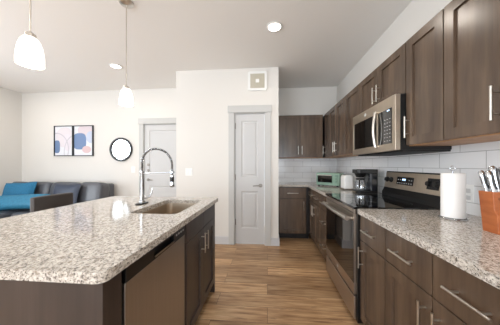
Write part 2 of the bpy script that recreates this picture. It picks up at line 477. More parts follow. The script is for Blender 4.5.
def lever(parent, x, y, z, sgn):
    m = MB().lathe([(.0, 0), (.028, 0), (.03, -.004), (.028, -.010), (.0, -.010)], (x, y, z), 24, axis=1)
    m.cyl((x, y - .008, z), (x, y - .05, z), .010)
    m.tube([(x, y - .048, z), (x + sgn * .03, y - .052, z + .002), (x + sgn * .075, y - .05, z), (x + sgn * .115, y - .047, z - .004)], [.010, .0095, .008, .007], 10)
    return m.build('door_handle', M['hardware'], parent, smooth=True)
def door(name, x0, x1, y, handles, hx, hs, hinge_x):
    m = MB(); iw = .095
    panel_door(m, x0, x1, y, .012, 2.036, [(x0 + iw, x1 - iw, .25, .83), (x0 + iw, x1 - iw, 1.05, 1.93)])
    d = struct(m.build(name, M['doorpaint'], origin=(0, 0, 0)))
    lever(d, hx, y, .95 if y > 3.5 else .92, hs)
    if handles:
        for z in (1.245, 1.135):
            MB().lathe([(0, 0), (.026, 0), (.028, -.006), (.02, -.014), (0, -.014)], (hx, y, z), 20, axis=1).build('deadbolt', M['hardware'], d, smooth=True)
    for z in (.35, 1.05, 1.85):
        MB().cyl((hinge_x, y - .006, z - .045), (hinge_x, y - .006, z + .045), .007, 10).build('hinge', M['hardware'], d, smooth=True)
    return d
door('door_1', PDX0 + .014, PDX1 - .014, YP + .018, False, PDX1 - .07, -1, PDX0 + .016)
door('door_2', EDX0 + .014, EDX1 - .014, YL + .018, True, EDX0 + .09, 1, EDX1 - .016)

# tiled backsplash
sbox('trim_3', (XR - .008, -.05, .914), (XR - .0005, YB - .0005, 1.40), tile_mat('subway_tile_right', 1), label='white glazed subway tile backsplash on the right wall')
sbox('trim_4', (.171, YB - .008, .914), (XR - .0085, YB - .0005, 1.40), tile_mat('subway_tile_back', 0), label='white glazed subway tile backsplash on the short back wall')

# ================================================================== CABINETS
def frame_right(xf): return lambda u, v, z: (xf - v, u, z)      # faces -X
def frame_back(yf): return lambda u, v, z: (u, yf - v, z)       # faces -Y
def frame_island(xf): return lambda u, v, z: (xf + v, u, z)     # faces +X
DT = .020
def shaker(F, u0, u1, z0, z1, name, parent, mat, st=.06, rec=.012):
    m = MB(); g = .003; u0 += g; u1 -= g; z0 += g; z1 -= g
    def rect(i, v): return [F(u0 + i, v, z0 + i), F(u1 - i, v, z0 + i), F(u1 - i, v, z1 - i), F(u0 + i, v, z1 - i)]
    L = [rect(0, .001), rect(0, DT - .0015), rect(.0015, DT), rect(st, DT), rect(st + .0012, DT - rec)]
    m.poly(L[0], [(0, 1, 2, 3)])
    for a, b in zip(L, L[1:]): m.poly(a + b, [(k, (k + 1) % 4, (k + 1) % 4 + 4, k + 4) for k in range(4)])
    m.poly(L[-1], [(0, 1, 2, 3)])
    return m.build(name, mat, parent)
def flat(F, u0, u1, z0, z1, name, parent, mat):
    g = .003
    return MB().box(F(u0 + g, .001, z0 + g), F(u1 - g, DT, z1 - g)).build(name, mat, parent, bevel=.002)
def pull(F, u, z, L, vert, parent, name='handle'):
    m = MB(); off = DT + .030
    if vert: a, b = F(u, off, z - L / 2), F(u, off, z + L / 2)
    else: a, b = F(u - L / 2, off, z), F(u + L / 2, off, z)
    m.cyl(a, b, .0052, 12)
    for s in (-.32, .32):
        if vert: m.cyl(F(u, DT - .001, z + s * L), F(u, off, z + s * L), .0045, 10)
        else: m.cyl(F(u + s * L, DT - .001, z), F(u + s * L, off, z), .0045, 10)
    return m.build(name, M['nickel'], parent, smooth=True)

def upper(label, F, depth, u0, u1, z0, z1, doors, group, hz=None, und=True):
    """doors: list of (u_a, u_b, handle_u)"""
    c = F((u0 + u1) / 2, -depth / 2, z0)
    t = thing('upper_cabinet', label, 'cabinet', c, group)
    MB().box(F(u0 + .0005, -depth, z0 + .003), F(u1 - .0005, 0, z1)).build('body', M['cabside'], t)
    MB().box(F(u0 + .002, -depth + .002, z0 - .002), F(u1 - .002, -.002, z0 + .003)).build('bottom_panel', M['maple'], t)
    for a, b, h in doors:
        d = shaker(F, a, b, z0, z1, 'door', t, M['cab'])
        if h is not None: pull(F, h, (hz or z0 + .13), .15, True, d)
    return t
def base(label, F, depth, u0, u1, fronts, group, extra_u=None):
    c = F((u0 + u1) / 2, -depth / 2, 0)
    t = thing('base_cabinet', label, 'cabinet', c, group)
    MB().box(F(u0 + .0005, -depth, .10), F(u1 - .0005, 0, .878)).build('body', M['cabside'], t)
    MB().box(F(u0 + .0005, -depth, 0), F(u1 - .0005, -.075, .10)).build('toe_kick', M['toe'], t)
    for kind, a, b, z0, z1, h in fronts:
        if kind == 'door':
            d = shaker(F, a, b, z0, z1, 'door', t, M['cab']); hl = .15
            if h is not None: pull(F, h, z1 - .115, hl, True, d)
        else:
            d = flat(F, a, b, z0, z1, 'drawer', t, M['cab'])
            if h: pull(F, (a + b) / 2, (z0 + z1) / 2 + .0, min(.18, (b - a) * .5), False, d)
    return t

FU = frame_right(1.018); UD = XR - 1.018 - .0095
GU = 'stained wood wall cabinets along the right wall'
upper('tall two-door wall cabinet nearest the camera, above the knife block', FU, UD, .62, 1.266, 1.372, 2.13, [(.62, .943, .90), (.943, 1.266, .985)], GU)
upper('narrow single-door wall cabinet just right of the microwave, above the paper towels', FU, UD, 1.268, 1.588, 1.372, 2.13, [(1.268, 1.588, 1.553)], GU)
upper('short two-door wall cabinet directly above the microwave', FU, UD, 1.592, 2.352, 1.756, 2.13, [(1.592, 1.972, 1.937), (1.972, 2.352, 2.007)], GU, hz=1.875)
upper('single-door wall cabinet just left of the microwave, above the coffee maker', FU, UD, 2.356, 2.78, 1.372, 2.13, [(2.356, 2.78, 2.40)], GU)
upper('two-door wall cabinet over the green toaster oven', FU, UD, 2.782, 3.48, 1.372, 2.13, [(2.782, 3.131, 3.096), (3.131, 3.48, 3.166)], GU)
upper('single-door wall cabinet in the far corner of the right wall', FU, UD, 3.482, 4.07, 1.372, 2.13, [(3.482, 3.738, 3.70)], GU)
FBk = frame_back(3.76)
upper('two-door wall cabinet on the short back wall beside the pantry', FBk, .311, .172, .98, 1.372, 2.13, [(.185, .578, .545), (.578, .972, .61)], 'wall cabinet on the back wall')

FB = frame_right(.70); BD = XR - .70 - .009
GB = 'stained wood base cabinets under the right counter'
def dd(a, b, ha, z=.685, hd=True): return [('drawer', a, b, z, .868, hd), ('door', a, b, .105, z, ha)]
base('base cabinet at the near end of the right counter, by the frame edge', FB, BD, -.04, .573, dd(-.03, .27, .235) + dd(.27, .573, .305), GB)
base('two-door two-drawer base cabinet below the knife block', FB, BD, .575, 1.263, dd(.575, .918, .878) + dd(.918, 1.263, .955), GB)
base('narrow base cabinet with one drawer and one door, right of the range', FB, BD, 1.265, 1.588, dd(1.265, 1.588, 1.545), GB)
base('three-drawer base cabinet just left of the range', FB, BD, 2.362, 2.75, [('drawer', 2.362, 2.75, .685, .868, 1), ('drawer', 2.362, 2.75, .40, .685, 1), ('drawer', 2.362, 2.75, .105, .40, 1)], GB)
base('two-door two-drawer base cabinet in the far corner below the toaster oven', FB, BD, 2.752, 3.44, dd(2.765, 3.095, 3.06) + dd(3.095, 3.425, 3.13), GB)
FBB = frame_back(3.49)
base('single-door base cabinet on the back wall beside the pantry', FBB, YB - 3.49 - .009, .172, .695, dd(.195, .638, .595), 'base cabinet on the back wall')

# right countertop: L-shaped piece beyond the range and straight piece before it
ct = MB().prism([(.655, 2.366), (XR - .010, 2.366), (XR - .010, YB - .010), (.173, YB - .010), (.173, 3.445), (.655, 3.445)], 2, .879, .914)
tag(ct.build('countertop', M['granite'], bevel=.004), 'L-shaped speckled granite countertop beyond the range carrying the coffee maker', 'countertop')
ct = slab(rounded_rect(.655, XR - .010, -.05, 1.585, .02, corners=(0, 1, 0, 0)), [], .879, .914)
tag(ct.build('countertop', M['granite'], bevel=.004), 'speckled granite countertop at right with the paper towels and knife block', 'countertop')

# ================================================================== RANGE
R0, R1 = 1.596, 2.354
t = thing('kitchen_range', 'stainless electric range with black glass cooktop between the right cabinets', 'range', (.97, (R0 + R1) / 2, 0))
MB().box((.668, R0, .06), (XR - .012, R1, .905)).box((.76, R0 + .03, 0), (1.28, R1 - .03, .06)).build('body', M['black'], t)
MB().box((.640, R0 - .003, .905), (1.235, R1 + .003, .922)).build('cooktop', M['blackgl'], t, bevel=.004)
ck = [o for o in C.objects if o.name.startswith('cooktop')][-1]
for i, (bx_, by_, br_) in enumerate(((.80, 1.79, .105), (.80, 2.16, .08), (1.08, 1.79, .08), (1.08, 2.16, .105))):
    m = MB(); m.tube([(bx_ + br_ * cos(2 * pi * k / 40), by_ + br_ * sin(2 * pi * k / 40), .9215) for k in range(40)], .0012, 6, closed=True)
    m.build('burner_ring', plain('burner_print', (46, 46, 48), .3, var=0), ck)
# door (black window within stainless frame)
dm = MB(); X0, X1 = .648, .667
dm.box((X0, R0 + .020, .262), (X1, R1 - .004, .345)).box((X0, R0 + .020, .80), (X1, R1 - .004, .868))
dm.box((X0, R0 + .020, .345), (X1, R0 + .036, .80)).box((X0, R1 - .03, .345), (X1, R1 - .004, .80))
od = dm.build('oven_door', M['steeld'], t, bevel=.002)
MB().box((X0 - .002, R0 + .022, .345), (X1 - .004, R1 - .012, .812)).build('door_glass', M['ovengl'], od, bevel=.002)
m = MB(); pts = []
for k in range(17):
    q = k / 16; y = R0 + .05 + (R1 - R0 - .1) * q; pts.append((.610 - .012 * sin(pi * q), y, .826))
m.tube(pts, .018, 14)
for y in (R0 + .06, R1 - .06): m.cyl((.650, y, .826), (.610, y, .826), .012, 12)
m.build('door_handle', M['nickel'], od, smooth=True)
MB().box((.652, R0 + .020, .872), (.667, R1 - .004, .903)).build('front_trim', M['steeld'], t, bevel=.002)
MB().box((.648, R0 + .020, .075), (.667, R1 - .004, .246)).build('storage_drawer', M['steeld'], t, bevel=.004)
m = MB().lathe([(0, 0), (.014, 0), (.014, -.002), (0, -.002)], (.648, 1.98, .303), 20, axis=0); m.build('emblem', M['mark'], od)
# backguard
m = MB().prism([(1.235, .915), (1.29, .915), (XR - .012, 1.0), (XR - .012, 1.168), (1.288, 1.172), (1.262, 1.01), (1.235, .955)], 1, R0, R1)
bgd = m.build('backguard', M['black'], t, bevel=.003)
# tilted stainless control fascia: local frame on the slanted face
p0 = Vector((1.259, 0, 1.005)); p1 = Vector((1.285, 0, 1.163)); dz = (p1 - p0).normalized(); nn = Vector((-dz.z, 0, dz.x))
def FG(y, out, h): q = p0 + dz * h + nn * out; return (q.x, y, q.z)
def gbox(mb, y0, y1, h0, h1, o0, o1):
    P = [FG(y, o, h) for o in (o0, o1) for (y, h) in ((y0, h0), (y1, h0), (y1, h1), (y0, h1))]
    mb.poly(P, [(0, 1, 2, 3), (4, 5, 6, 7), (0, 1, 5, 4), (1, 2, 6, 5), (2, 3, 7, 6), (3, 0, 4, 7)]); return mb
fas = gbox(MB(), R0 + .012, R1 - .006, .0, .158, -.004, .004).build('control_fascia', M['steelh'], bgd, bevel=.002)
dsp = gbox(MB(), 1.915, 2.145, .045, .118, .003, .0075).build('display', M['blackgl'], fas, bevel=.002)
for dy in (-.018, -.006, .008, .020): gbox(MB(), 2.04 + dy - .004, 2.04 + dy + .004, .085, .102, .0072, .0082).build('clock_digit', M['digit'], dsp)
m = MB()
for r in range(2):
    for q in range(7):
        if r == 1 and 2 <= q <= 4: continue
        gbox(MB(), 1.930 + q * .031, 1.942 + q * .031, .056 + r * .03, .064 + r * .03, .0072, .0082).build('button', M['mark'], dsp)
for y in (1.665, 1.735, 2.235, 2.305):
    a = FG(y, .003, .082); b = FG(y, .028, .082); c = FG(y, .012, .082)
    MB().cyl(a, c, .027, 20).cyl(c, b, .022, 20, r2=.018).build('knob', M['black'], fas, smooth=True)
m = MB()
gbox(m, 1.64, 1.76, .038, .126, .003, .005)
m.build('knob_plate', M['blackm'], fas)

# ================================================================== MICROWAVE
t = thing('microwave', 'stainless over-the-range microwave with black glass door hung above the range', 'microwave', (1.12, 1.972, 1.335))
MB().box((.965, 1.592, 1.345), (XR - .010, 2.352, 1.753)).build('body', M['black'], t)
MB().box((.985, 1.60, 1.332), (XR - .010, 2.345, 1.345)).build('vent_panel', M['blackm'], t)
XF = .930
dm = MB()
dm.box((XF, 1.592, 1.345), (.965, 1.634, 1.753))       # near stile
dm.box((XF, 1.592 + .042, 1.345), (.965, 2.352, 1.40)).box((XF, 1.634, 1.668), (.965, 2.352, 1.753))
dm.box((XF, 2.32, 1.40), (.965, 2.352, 1.668)).box((XF, 1.835, 1.40), (.965, 1.86, 1.668))
fr = dm.build('front_frame', M['steelh'], t, bevel=.002)
MB().box((XF + .002, 1.86, 1.40), (.963, 2.32, 1.668)).build('door_window', M['ovengl'], t)
cp = MB().box((XF + .001, 1.634, 1.392), (.963, 1.835, 1.69)).build('control_panel', M['blackgl'], t, bevel=.001)
m = MB()
for r in range(7):
    for q in range(3):
        MB().box((XF - .0002, 1.655 + q * .034, 1.42 + r * .028), (XF + .0012, 1.671 + q * .034, 1.424 + r * .028)).build('button', M['mark'], cp)
MB().box((XF - .0002, 1.67, 1.652), (XF + .0012, 1.70, 1.66)).build('display', M['digit'], cp)
m = MB(); pts = [(XF - .014 - .016 * sin(pi * k / 14), 1.848, 1.385 + .30 * k / 14) for k in range(15)]
m.tube(pts, .0115, 12); m.cyl((XF + .001, 1.848, 1.39), (XF - .014, 1.848, 1.39), .012).cyl((XF + .001, 1.848, 1.68), (XF - .014, 1.848, 1.68), .012)
m.build('door_handle', M['nickel'], t, smooth=True)
m = MB().lathe([(0, 0), (.016, 0), (.016, -.002), (0, -.002)], (XF, 2.06, 1.712), 20, axis=0); m.build('emblem', M['mark'], fr)

# ================================================================== ISLAND
IX0, IX1, IY0, IY1 = -1.585, -.480, .567, 2.02
SX0, SX1, SY0, SY1 = -.925, -.590, 1.300, 1.862
top = slab(rounded_rect(IX0, IX1, IY0, IY1, .03, 8), [rounded_rect(SX0, SX1, SY0, SY1, .05, 6)[::-1]], .881, .914)
tag(top.build('island_countertop', M['granite'], bevel=.005, seg=3), 'large pale speckled granite island countertop with an undermount sink cut-out', 'countertop')
FI = frame_island(-.53)
# island end panel assembly at the near end
t = thing('island_cabinet', 'dark wood panelled island base with plain near end panel', 'cabinet', (-.85, 1.29, 0))
MB().box((-1.14, .605, 0), (-.512, .690, .879)).build('end_panel', M['island'], t, bevel=.002)
MB().box((-1.16, .690, 0), (-1.14, 1.985, .879)).build('back_panel', M['island'], t)
MB().box((-1.14, 1.972, 0), (-.512, 1.992, .879)).build('far_panel', M['island'], t, bevel=.002)
# sink base
t = thing('base_cabinet', 'two-door sink base cabinet in the island right of the dishwasher', 'cabinet', (-.82, 1.61, 0))
m = MB().box((-1.138, 1.268, .10), (-.53, 1.285, .878)).box((-1.138, 1.955, .10), (-.53, 1.970, .878)).box((-1.138, 1.285, .10), (-.53, 1.955, .12)).box((-.545, 1.285, .12), (-.53, 1.955, .878)).box((-1.138, 1.285, .12), (-1.12, 1.955, .878))
m.build('body', M['cabside'], t)
MB().box((-1.138, 1.268, 0), (-.605, 1.970, .10)).build('toe_kick', M['toe'], t)
flat(FI, 1.270, 1.612, .735, .868, 'false_drawer_front', t, M['island']); flat(FI, 1.612, 1.968, .735, .868, 'false_drawer_front', t, M['island'])
d = shaker(FI, 1.270, 1.612, .105, .735, 'door', t, M['island']); pull(FI, 1.572, .735 - .105, .15, True, d)
d = shaker(FI, 1.612, 1.968, .105, .735, 'door', t, M['island']); pull(FI, 1.652, .735 - .105, .15, True, d)
# sink
m = MB(); out = rounded_rect(SX0 - .012, SX1 + .012, SY0 - .012, SY1 + .012, .055, 6)
levels = [(0.0, .8805), (0.010, .8805), (.016, .70), (.045, .672)]
def ins(poly, d):
    cx = (SX0 + SX1) / 2; cy = (SY0 + SY1) / 2; hx = (SX1 - SX0) / 2 + .012; hy = (SY1 - SY0) / 2 + .012
    return [(cx + (x - cx) * (hx - d) / hx, cy + (y - cy) * (hy - d) / hy) for x, y in poly]
prev = None
for dd_, z in levels:
    cur = [(x, y, z) for x, y in ins(out, dd_)]
    if prev:
        n = len(cur); m.poly(prev + cur, [(k, (k + 1) % n, (k + 1) % n + n, k + n) for k in range(n)])
    prev = cur
m.poly(prev, [tuple(range(len(prev)))])
sk = m.build('kitchen_sink', M['sink'], smooth=True)
so = sk.modifiers.new('solid', 'SOLIDIFY'); so.thickness = .002; so.offset = -1
tag(sk, 'stainless undermount sink bowl set into the island countertop', 'sink')
MB().lathe([(.045, .6735), (.04, .676), (.025, .674), (0, .674)], ((SX0 + SX1) / 2, 1.58, 0), 24).build('drain', M['chrome'], sk, smooth=True)
# dishwasher
t = thing('dishwasher', 'stainless dishwasher with black control strip in the island', 'dishwasher', (-.82, .98, 0))
D0, D1 = .712, 1.255
MB().box((-1.12, .695, .10), (-.545, 1.262, .876)).build('tub_body', M['blackm'], t)
MB().box((-1.12, .70, 0), (-.60, 1.26, .10)).build('toe_kick', M['blackm'], t)
MB().box((-.545, D0, .115), (-.515, D1, .800)).build('door_panel', M['steeln'], t, bevel=.003)
m = MB()   # control strip with pocket recess
m.box((-.545, D0, .802), (-.512, .90, .872)).box((-.545, 1.10, .802), (-.512, D1, .872)).box((-.545, .90, .85), (-.512, 1.10, .872)).box((-.545, .90, .802), (-.512, 1.10, .812)).box((-.545, .90, .812), (-.535, 1.10, .85))
cs = m.build('control_strip', M['black'], t, bevel=.0015)
MB().box((-.5125, .905, .812), (-.508, 1.095, .818)).build('pocket_handle', M['nickel'], cs)
for k in range(4): MB().box((-.5125, 1.125 + k * .03, .832), (-.5112, 1.14 + k * .03, .842)).build('button', M['mark'], cs)

# faucet
fx, fy = -1.035, 1.635
t = thing('spring_faucet', 'tall chrome spring-neck faucet standing behind the island sink', 'faucet', (fx, fy, .914))
MB(Matrix.Translation((fx, fy, .914)) @ Matrix.Diagonal((.9, 1.9, 1, 1))).lathe([(0, 0), (.038, 0), (.04, .004), (.036, .010), (0, .010)], (0, 0, 0), 32).build('deck_plate', M['black'], t, smooth=True)
MB().lathe([(.024, .923), (.024, .94), (.017, .945), (.017, 1.17), (.018, 1.175), (.018, 1.185), (0, 1.185)], (fx, fy, 0), 24).build('column', M['chrome'], t, smooth=True)
hx, hy = -.795, 1.672
arc = []
for k in range(60):
    q = k / 59; a = pi * q
    base_ = Vector((fx, fy, 1.255)).lerp(Vector((hx, hy, 1.235)), (1 - cos(a)) / 2)
    arc.append((base_.x, base_.y, base_.z + .125 * sin(a)))
path = [(fx, fy, 1.18), (fx, fy, 1.21)] + arc + [(hx, hy, 1.20), (hx, hy, 1.15)]
MB().tube(path, .0065, 8).build('hose', M['blackm'], t, smooth=True)
# coil spring around the hose
P = [Vector(p) for p in path]; L = [0]
for a, b in zip(P, P[1:]): L.append(L[-1] + (b - a).length)
def at(s):
    for i in range(len(L) - 1):
        if s <= L[i + 1] or i == len(L) - 2:
            f = (s - L[i]) / max(1e-9, L[i + 1] - L[i]); return P[i].lerp(P[i + 1], f), (P[i + 1] - P[i]).normalized()
coil = []; turns = 44; N = turns * 9; tot = L[-1] - .01
side = Vector((hy - fy, -(hx - fx), 0)).normalized()
for k in range(N):
    p, tg = at(.002 + tot * k / N); u = side; v = tg.cross(u).normalized(); a = 2 * pi * turns * k / N
    coil.append(p + (u * cos(a) + v * sin(a)) * .0100)
MB().tube(coil, .0026, 5).build('spring', M['chrome'], t, smooth=True)
MB().lathe([(.010, 1.155), (.015, 1.15), (.015, 1.10), (.019, 1.075), (.019, 1.055), (.016, 1.05), (0, 1.05)][::-1], (hx, hy, 0), 20).build('spray_head', M['chrome'], t, smooth=True)
MB().lathe([(.0155, 1.135), (.0165, 1.132), (.0165, 1.098), (.0155, 1.095)], (hx, hy, 0), 20).build('spray_grip', M['black'], t, smooth=True)
MB().cyl((fx, fy, 1.165), (hx, hy, 1.175), .0055, 10).build('docking_arm', M['chrome'], t, smooth=True)
MB().lathe([(.0165, 1.168), (.020, 1.168), (.020, 1.182), (.0165, 1.182)], (hx, hy, 0), 20).build('docking_ring', M['chrome'], t, smooth=True)
MB().cyl((fx + .012, fy + .012, .965), (fx + .045, fy + .03, .968), .012, 14).tube([(fx + .045, fy + .03, .968), (fx + .06, fy + .038, 1.0), (fx + .066, fy + .042, 1.04)], [.007, .006, .005], 10).build('lever', M['chrome'], t, smooth=True)

# stool
t = thing('counter_stool', 'taupe upholstered counter stool pulled up behind the island', 'stool', (-1.80, 1.731, 0))
bk = MB(); n = 10; pts = []
inner, outer = [], []
for k in range(n + 1):
    q = k / n * 2 - 1; y = 1.731 + q * .175; x = -1.995 + .03 * q * q
    inner.append((x + .045, y)); outer.append((x, y))
bk.prism(inner + outer[::-1], 2, .64, .963)
bk.build('backrest', M['stool'], t, bevel=.010, seg=3, smooth=True)
MB().prism(rounded_rect(-1.98, -1.62, 1.56, 1.90, .05), 2, .60, .68).build('seat', M['stool'], t, bevel=.02, seg=3, smooth=True)
for sx, sy in ((-1, -1), (-1, 1), (1, -1), (1, 1)):
    cx, cy = -1.79 + sx * .145, 1.731 + sy * .135
    MB().cyl((cx + sx * .02, cy + sy * .02, 0), (cx, cy, .605), .013, 10, r2=.018).build('leg', M['darkwood'], t, smooth=True)
m = MB(); z = .22; a = .16; b = .15
m.cyl((-1.79 - a, 1.731 - b, z), (-1.79 + a, 1.731 - b, z), .009, 8).cyl((-1.79 - a, 1.731 + b, z), (-1.79 + a, 1.731 + b, z), .009, 8).cyl((-1.79 + a, 1.731 - b, z), (-1.79 + a, 1.731 + b, z), .009, 8)
m.build('footrest', M['darkwood'], t, smooth=True)

# ================================================================== LIVING ROOM
t = thing('sectional_sofa', 'dark grey leather sectional sofa against the far living room wall', 'sofa', (-3.9, 3.3, 0))
MB().box((-5.0, 2.95, .10), (-2.985, 3.84, .28)).box((-5.0, 2.1, .10), (-4.12, 2.95, .28)).build('base', M['leather'], t, bevel=.02, seg=3, smooth=True)
MB().box((-5.0, 3.66, .28), (-2.985, 3.84, .885)).build('back_frame', M['leather'], t, bevel=.04, seg=4, smooth=True)
MB().box((-3.08, 3.0, .28), (-2.97, 3.60, .63)).build('armrest', M['leather'], t, bevel=.04, seg=4, smooth=True)
MB().box((-5.05, 2.97, .28), (-4.78, 3.84, .63)).build('armrest', M['leather'], t, bevel=.04, seg=4, smooth=True)
def cushion(mb, x0, x1, y0, y1, z0, z1, tilt=0):
    nx = 8
    cx, cy, cz = (x0 + x1) / 2, (y0 + y1) / 2, (z0 + z1) / 2; hx, hy, hz = (x1 - x0) / 2, (y1 - y0) / 2, (z1 - z0) / 2
    bmesh.ops.create_cube(mb.bm, size=2)
    bmesh.ops.subdivide_edges(mb.bm, edges=mb.bm.edges[:], cuts=nx, use_grid_fill=True)
    for v in mb.bm.verts:
        p = v.co; q = Vector(p)
        e = 6.0
        nrm = (abs(p.x) ** e + abs(p.y) ** e + abs(p.z) ** e) ** (1 / e)
        q = p / nrm
        w_ = Matrix.Rotation(tilt, 3, 'X') @ Vector((q.x * hx, q.y * hy, q.z * hz))
        v.co = Vector((cx, cy, cz)) + w_
    return mb
for x0, x1 in ((-3.41, -2.95), (-3.97, -3.415), (-4.53, -3.975), (-4.78, -4.535)):
    cushion(MB(), x0, x1, 3.42, 3.67, .44, .925, radians(-10)).build('back_cushion', M['leather'], t, smooth=True, sub=1)
for x0, x1, y0 in ((-3.49, -3.09, 2.93), (-4.10, -3.50, 2.93), (-4.77, -4.11, 2.10)):
    cushion(MB(), x0, x1, y0, 3.46, .27, .485).build('seat_cushion', M['leather'], t, smooth=True, sub=1)

def pillow(name, label, mat, c, wd, ht, th, rot, cat='pillow'):
    m = MB(); N = 16; grid = {}
    for sgn in (1, -1):
        for i in range(N + 1):
            for j in range(N + 1):
                u = i / N * 2 - 1; v = j / N * 2 - 1
                e = (1 - u ** 4) * (1 - v ** 4)
                if e < 0: e = 0
                uu = u * (1 - .07 * (1 - v * v) * 0 - .08 * (v * v) * 0) * (1 - .06 * (1 - abs(v)) * abs(u)); vv = v * (1 - .06 * (1 - abs(u)) * abs(v))
                key = (i, j) if (i in (0, N) or j in (0, N)) else (i, j, sgn)
                if key not in grid: grid[key] = m.bm.verts.new((uu * wd / 2, sgn * th / 2 * e ** .5, vv * ht / 2))
        for i in range(N):
            for j in range(N):
                def g(a, b): return grid[(a, b)] if (a in (0, N) or b in (0, N)) else grid[(a, b, sgn)]
                try: m.bm.faces.new((g(i, j), g(i + 1, j), g(i + 1, j + 1), g(i, j + 1)))
                except ValueError: pass
    R = Matrix.Translation(c) @ rot
    for v in m.bm.verts: v.co = R @ v.co
    o = m.build(name, mat, smooth=True); tag(o, label, cat); return o
RX = lambda a: Matrix.Rotation(radians(a), 4, 'X'); RY = lambda a: Matrix.Rotation(radians(a), 4, 'Y'); RZ = lambda a: Matrix.Rotation(radians(a), 4, 'Z')
pillow('throw_pillow', 'teal nubby throw pillow standing against the sofa back', M['teal'], (-4.42, 3.33, .735), .62, .40, .13, RX(-16) @ RY(-3))
pillow('throw_pillow', 'smooth teal pillow lying in front of the standing one', M['tealv'], (-4.13, 3.10, .625), .98, .26, .16, RX(-40) @ RY(-4))
pillow('throw_pillow', 'dark navy leather pillow leaning on the middle sofa cushion', M['leathern'], (-3.52, 3.33, .70), .50, .42, .10, RX(-14))

# framed art, one panel each
def art(x0, x1, z0, z1, which, label):
    y = YL - .002; t = thing('framed_print', label, 'picture', ((x0 + x1) / 2, y, z0), 'pair of framed abstract prints')
    m = MB(); f = .014
    m.box((x0, y - .03, z0), (x1, y, z0 + f)).box((x0, y - .03, z1 - f), (x1, y, z1)).box((x0, y - .03, z0 + f), (x0 + f, y, z1 - f)).box((x1 - f, y - .03, z0 + f), (x1, y, z1 - f))
    m.build('frame', M['frameblk'], t)
    lx = (x0 + f) - (x0 + x1) / 2
    MB().box((x0 + f, y - .016, z0 + f), (x1 - f, y - .004, z1 - f)).build('print', art_mat('abstract_print_%d' % which, which, lx, f, x1 - x0 - 2 * f, z1 - z0 - 2 * f), t)
art(-4.34, -3.925, 1.425, 2.04, 0, 'left framed abstract print with a small blue oval and thin arcs')
art(-3.915, -3.49, 1.425, 2.04, 1, 'right framed abstract print with a large blue shape and pink oval')
# mirror
t = thing('wall_mirror', 'round black-framed mirror on the living room wall', 'mirror', (-2.90, YL, 1.315))
m = MB(); c = (-2.90, YL - .0, 1.55)
m.lathe([(.200, -.004), (.200, -.028), (.206, -.034), (.230, -.034), (.236, -.028), (.236, -.001), (.200, -.001)], c, 56, axis=1)
m.build('frame', M['frameblk'], t, smooth=True)
MB().lathe([(0, -.012), (.202, -.012), (.202, -.004), (0, -.004)], c, 56, axis=1).build('mirror_glass', M['mirror'], t)

# switches, outlet, vent
def plate(label, a, b, axis, toggles, name='light_switch', cat='switch'):
    """a,b corners of the plate box (thin)"""
    m = MB().box(a, b); o = m.build(name, M['white'], bevel=.002); tag(o, label, cat)
    for p, q in toggles: MB().box(p, q).build('rocker', M['white'], o, bevel=.001)
    return o
plate('white single light switch below the round mirror', (-2.69, YL - .006, 1.09), (-2.61, YL - .0005, 1.21), 1, [((-2.667, YL - .010, 1.115), (-2.633, YL - .005, 1.185))])
plate('white double light switch on the pantry wall above the sink', (-1.30, YP - .006, 1.07), (-1.185, YP - .0005, 1.19), 1, [((-1.285, YP - .010, 1.095), (-1.25, YP - .005, 1.165)), ((-1.235, YP - .010, 1.095), (-1.20, YP - .005, 1.165))])
o = plate('white wall outlet on the tiles behind the paper towels', (XR - .012, 1.432, .992), (XR - .0085, 1.507, 1.107), 0, [], 'wall_outlet', 'outlet')
for z in (1.02, 1.065): MB().box((XR - .0135, 1.452, z - .014), (XR - .0115, 1.487, z + .014)).build('socket', M['mark'], o, bevel=.001)
t = thing('wall_vent', 'square white vent cover with beige mesh high on the pantry wall', 'vent', (-.153, YP, 2.40))
m = slab(rounded_rect(-.30, -.006, 2.385, 2.68, .03), [], 0, .022)
for v in m.bm.verts: v.co = Vector((v.co.x, YP - .001 - v.co.z, v.co.y))
m.build('frame', M['white'], t, bevel=.004)
MB().box((-.262, YP - .026, 2.423), (-.044, YP - .022, 2.642)).build('mesh_panel', M['vent'], t)
MB().box((-.18, YP - .030, 2.505), (-.126, YP - .025, 2.56)).build('centre_plate', M['white'], t, bevel=.002)

# ================================================================== COUNTER ITEMS
# paper towel roll on a wire holder
px, py = 1.105, 1.335
t = thing('paper_towel_holder', 'wire holder under the white paper towel roll', 'holder', (px, py, .914))
m = MB(); m.tube([(px + .062 * cos(2 * pi * k / 40), py + .062 * sin(2 * pi * k / 40), .918) for k in range(40)], .0035, 8, closed=True)
m.cyl((px - .062, py, .918), (px + .062, py, .918), .003, 8)
m.build('wire_base', M['chrome'], t, smooth=True)
m = MB().cyl((px, py, .918), (px, py, 1.20), .004, 8)
m.tube([(px + .014 * cos(a), py, 1.213 + .014 * sin(a)) for a in [radians(-90 + 360 * k / 16) for k in range(16)]], .003, 6, closed=True)
m.build('centre_rod', M['chrome'], t, smooth=True)
m = MB().lathe([(.0205, .924), (.053, .924), (.055, .926), (.055, 1.182), (.0535, 1.184), (.0205, 1.184), (.0205, .924)], (px, py, 0), 48)
tag(m.build('paper_towel_roll', M['paper'], smooth=True), 'fat white roll of paper towels on the right counter', 'paper towels')

